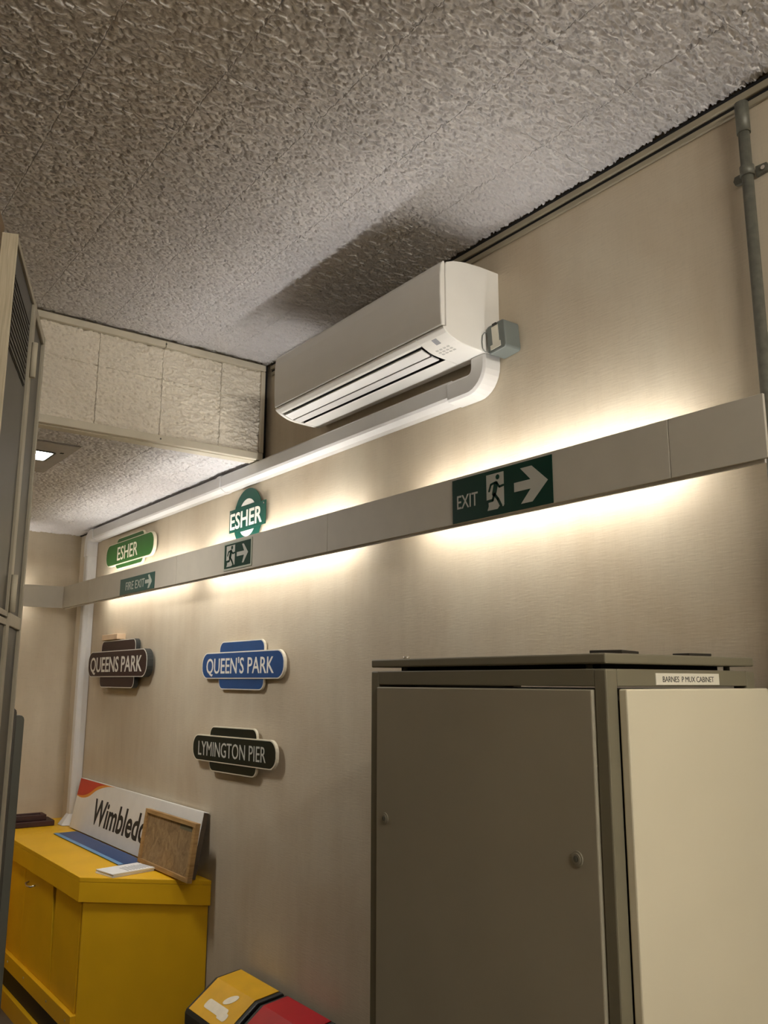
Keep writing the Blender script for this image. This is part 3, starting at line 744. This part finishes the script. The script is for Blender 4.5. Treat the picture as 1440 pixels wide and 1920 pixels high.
# dark wooden tray with a raised frame, by the end wall
Mt = Matrix.Translation((-.25, 5.33, CT+.0005)) @ Matrix.Rotation(math.radians(-3), 4, 'Z')
ty = thing('wooden_tray', (-.25, 5.33, CT), 'dark mahogany tray with a raised frame at the end of the counter', 'tray')
bm = bmesh.new(); bm_box(bm, -.16, .13, -.075, .085, 0, .030, 0, Mt); finish('base', bm, DARKW, ty, .004)
bm = bmesh.new()
for (a, b_, c, d) in ((-.09, .09, -.045, -.025), (-.09, .09, .045, .065), (-.09, -.07, -.025, .045), (.07, .09, -.025, .045)): bm_box(bm, a, b_, c, d, .030, .060, 0, Mt)
finish('raised_frame', bm, DARKW, ty, .003)
box('inset', -.07, .07, -.025, .045, .0295, .036, LBLGREY, ty, 0, Mt)

# ------------------------------------------------------------------ recycling bins
def bin_(label, y0, y1, mat, k):
    b_ = thing('recycling_bin', (-.13, (y0+y1)/2, 0), label, 'bin', 'recycling bins under the signs')
    fy = lambda u, v, d: Vector((u, d, v))
    hood = [(-.022, .40), (-.022, .538), (-.028, .546), (-.128, .534), (-.240, .452), (-.246, .440), (-.246, .40)]
    prism('body', [(-.030, 0), (-.225, 0), (-.238, .402), (-.022, .402)], fy, y0+.008, y1-.008, BINK, b_, .006)
    prism('hood', hood, fy, y0, y1, BINK, b_, .004)
    i = .020
    prism('top_panel', [(-.033, .546), (-.128, .5345), (-.128, .5375), (-.033, .549)], fy, y0+i, y1-i, mat, b_, .0006)
    prism('sloping_panel', [(-.128, .5345), (-.238, .4540), (-.240, .4565), (-.128, .5375)], fy, y0+i, y1-i, mat, b_, .0006)
    # sticker frame on the sloping panel
    o = Vector((-.240, (y0+y1)/2, .4565)); V = Vector((.112, 0, .081)).normalized(); U = Vector((0, -1, 0)); n = U.cross(V)
    if n.z < 0: n = -n
    ff = lambda u, v, d: o + U*u + V*v + n*d
    fr = lambda u, v, d: Vector((-.246-d, (y0+y1)/2-u, .42+v))
    bm = bmesh.new()
    for o_ in stroke([(-.030, .012), (-.012, .004), (-.014, -.006), (.004, -.010)], .007): bm_prism(bm, o_, fr, .0002, .0012)
    finish('printed_mark', bm, ENW, b_)
    if k == 0:
        prism('sticker', [(.030+.026*math.cos(a)*.9+.02*math.sin(a), .098+.024*math.sin(a)) for a in [2*math.pi*q/20 for q in range(20)]], ff, .0004, .001, STKR, b_)
        prism('sticker', rrect(.150, .036, .012, 4, -.005, .050), ff, .0004, .001, STKR, b_)
        prism('sticker', rrect(.060, .030, .012, 4, .060, .040), ff, .0008, .0013, STKR, b_)
    else:
        prism('sticker', disc(-.005, .085, .026, 20), ff, .0004, .001, STKR, b_)
        bm = bmesh.new()
        for o_ in stroke([(-.018, .072), (-.004, .088), (.006, .100)], .008) + stroke([(-.004, .088), (.008, .074)], .006): bm_prism(bm, o_, ff, .001, .0014)
        finish('sticker_figure', bm, INK, b_)
        prism('sticker', rrect(.150, .036, .012, 4, -.005, .035), ff, .0004, .001, STKR, b_)
    return b_
bin_('black recycling bin with yellow hood beside the yellow counter', 2.815, 3.140, BINY, 0)
bin_('black recycling bin with red hood next to the yellow one', 2.482, 2.795, BINR, 1)

# ------------------------------------------------------------------ grey cupboard at the left edge
A0 = Vector((-1.365, 1.608, 0)); uc = Vector((.35594, .93451, 0)); nc = Vector((.93451, -.35594, 0))   # along the face, out of the face
cp = thing('tall_cupboard', A0 + uc*.3 - nc*.2, 'tall grey cupboard with open grille door at the left edge', 'cupboard')
fc = lambda s, v, d: A0 + uc*s + nc*d + Vector((0, 0, v))
def slab(name, s0, s1, z0, z1, d0, d1, mat, parent, bevel=0.0):
    return prism(name, [(s0, z0), (s1, z0), (s1, z1), (s0, z1)], fc, d0, d1, mat, parent, bevel)
slab('carcass', -.45, .455, 0, 2.70, -.60, -.105, CUPB, cp, .003)
ZS = 1.745
# far fixed panel in its frame
fx_ = slab('side_panel', .330, .512, .02, 2.428, -.075, -.008, CUPG, cp)
for (s0, s1, z0, z1) in ((.300, .330, 0, 2.45), (.512, .526, 0, 2.45)):
    slab('stile', s0, s1, z0, z1, -.085, 0, CUPS, cp, .002)
for (z0, z1) in ((2.428, 2.45), (ZS-.014, ZS+.014), (0, .04)):
    slab('rail', .3305, .5115, z0, z1, -.084, -.001, CUPS, cp, .002)
# open leaf, upper and lower door
for (z0, z1, gr) in ((ZS+.002, 2.45, True), (.03, ZS-.002, False)):
    lf = slab('door', .004, .292, z0+.012, z1-.014, -.028, -.006, CUPG, cp)
    slab('door_edge', 0, .0045, z0, z1, -.029, 0, CUPE, lf, .001)
    slab('door_stile', .2925, .2985, z0, z1, -.028, 0, CUPS, lf, .001)
    slab('door_rail', .0045, .2925, z1-.0135, z1, -.028, -.001, CUPS, lf, .001)
    slab('door_rail', .0045, .2925, z0, z0+.0115, -.028, -.001, CUPS, lf, .001)
    if gr:
        g = slab('grille', .030, .262, 2.235, 2.385, -.0058, -.0045, DARKPL, lf)
        for k in range(12): slab('grille_bar', .030, .262, 2.238+.0125*k, 2.2432+.0125*k, -.0045, -.0025, CUPG, g)
    for zz in ((2.27+.0, 2.35) if gr else (.3, .38), (1.757, 1.835) if gr else (1.2, 1.28)):
        tube('hinge', [fc(.302, zz[0], .006), fc(.302, zz[1], .006)], .0065, HINGE, lf, 10)
tube('pull_handle', [fc(.524, 1.605, -.02), fc(.538, 1.617, -.02), fc(.538, 1.69, -.02), fc(.524, 1.702, -.02)], .006, BINK, cp, 8)
# low grey screens standing beyond it
gs = thing('metal_locker', (-1.35, 2.35, 0), 'dark grey metal locker half hidden behind the left cupboard', 'locker')
def rb(name, x0, x1, y0, y1, z1, mat, parent):
    pts = [(x0, 0), (x1, 0)] + [(x1-.012+.012*math.cos(math.radians(a)), z1-.012+.012*math.sin(math.radians(a))) for a in (0, 30, 60, 90)] + [(x0, z1)]
    return prism(name, pts, lambda u, v, d: Vector((u, d, v)), y0, y1, mat, parent, .002)
rb('door', -1.60, -1.131, 2.26, 2.285, 1.552, CUPG, gs); rb('body', -1.60, -1.103, 2.296, 2.70, 1.533, plain('locker_green_grey', (84, 84, 74), .5), gs)
box('locker_gap_dark', -1.60, -1.134, 2.285, 2.296, 0, 1.52, BLACK, gs)  # black sheet standing for the dark gap between door and body
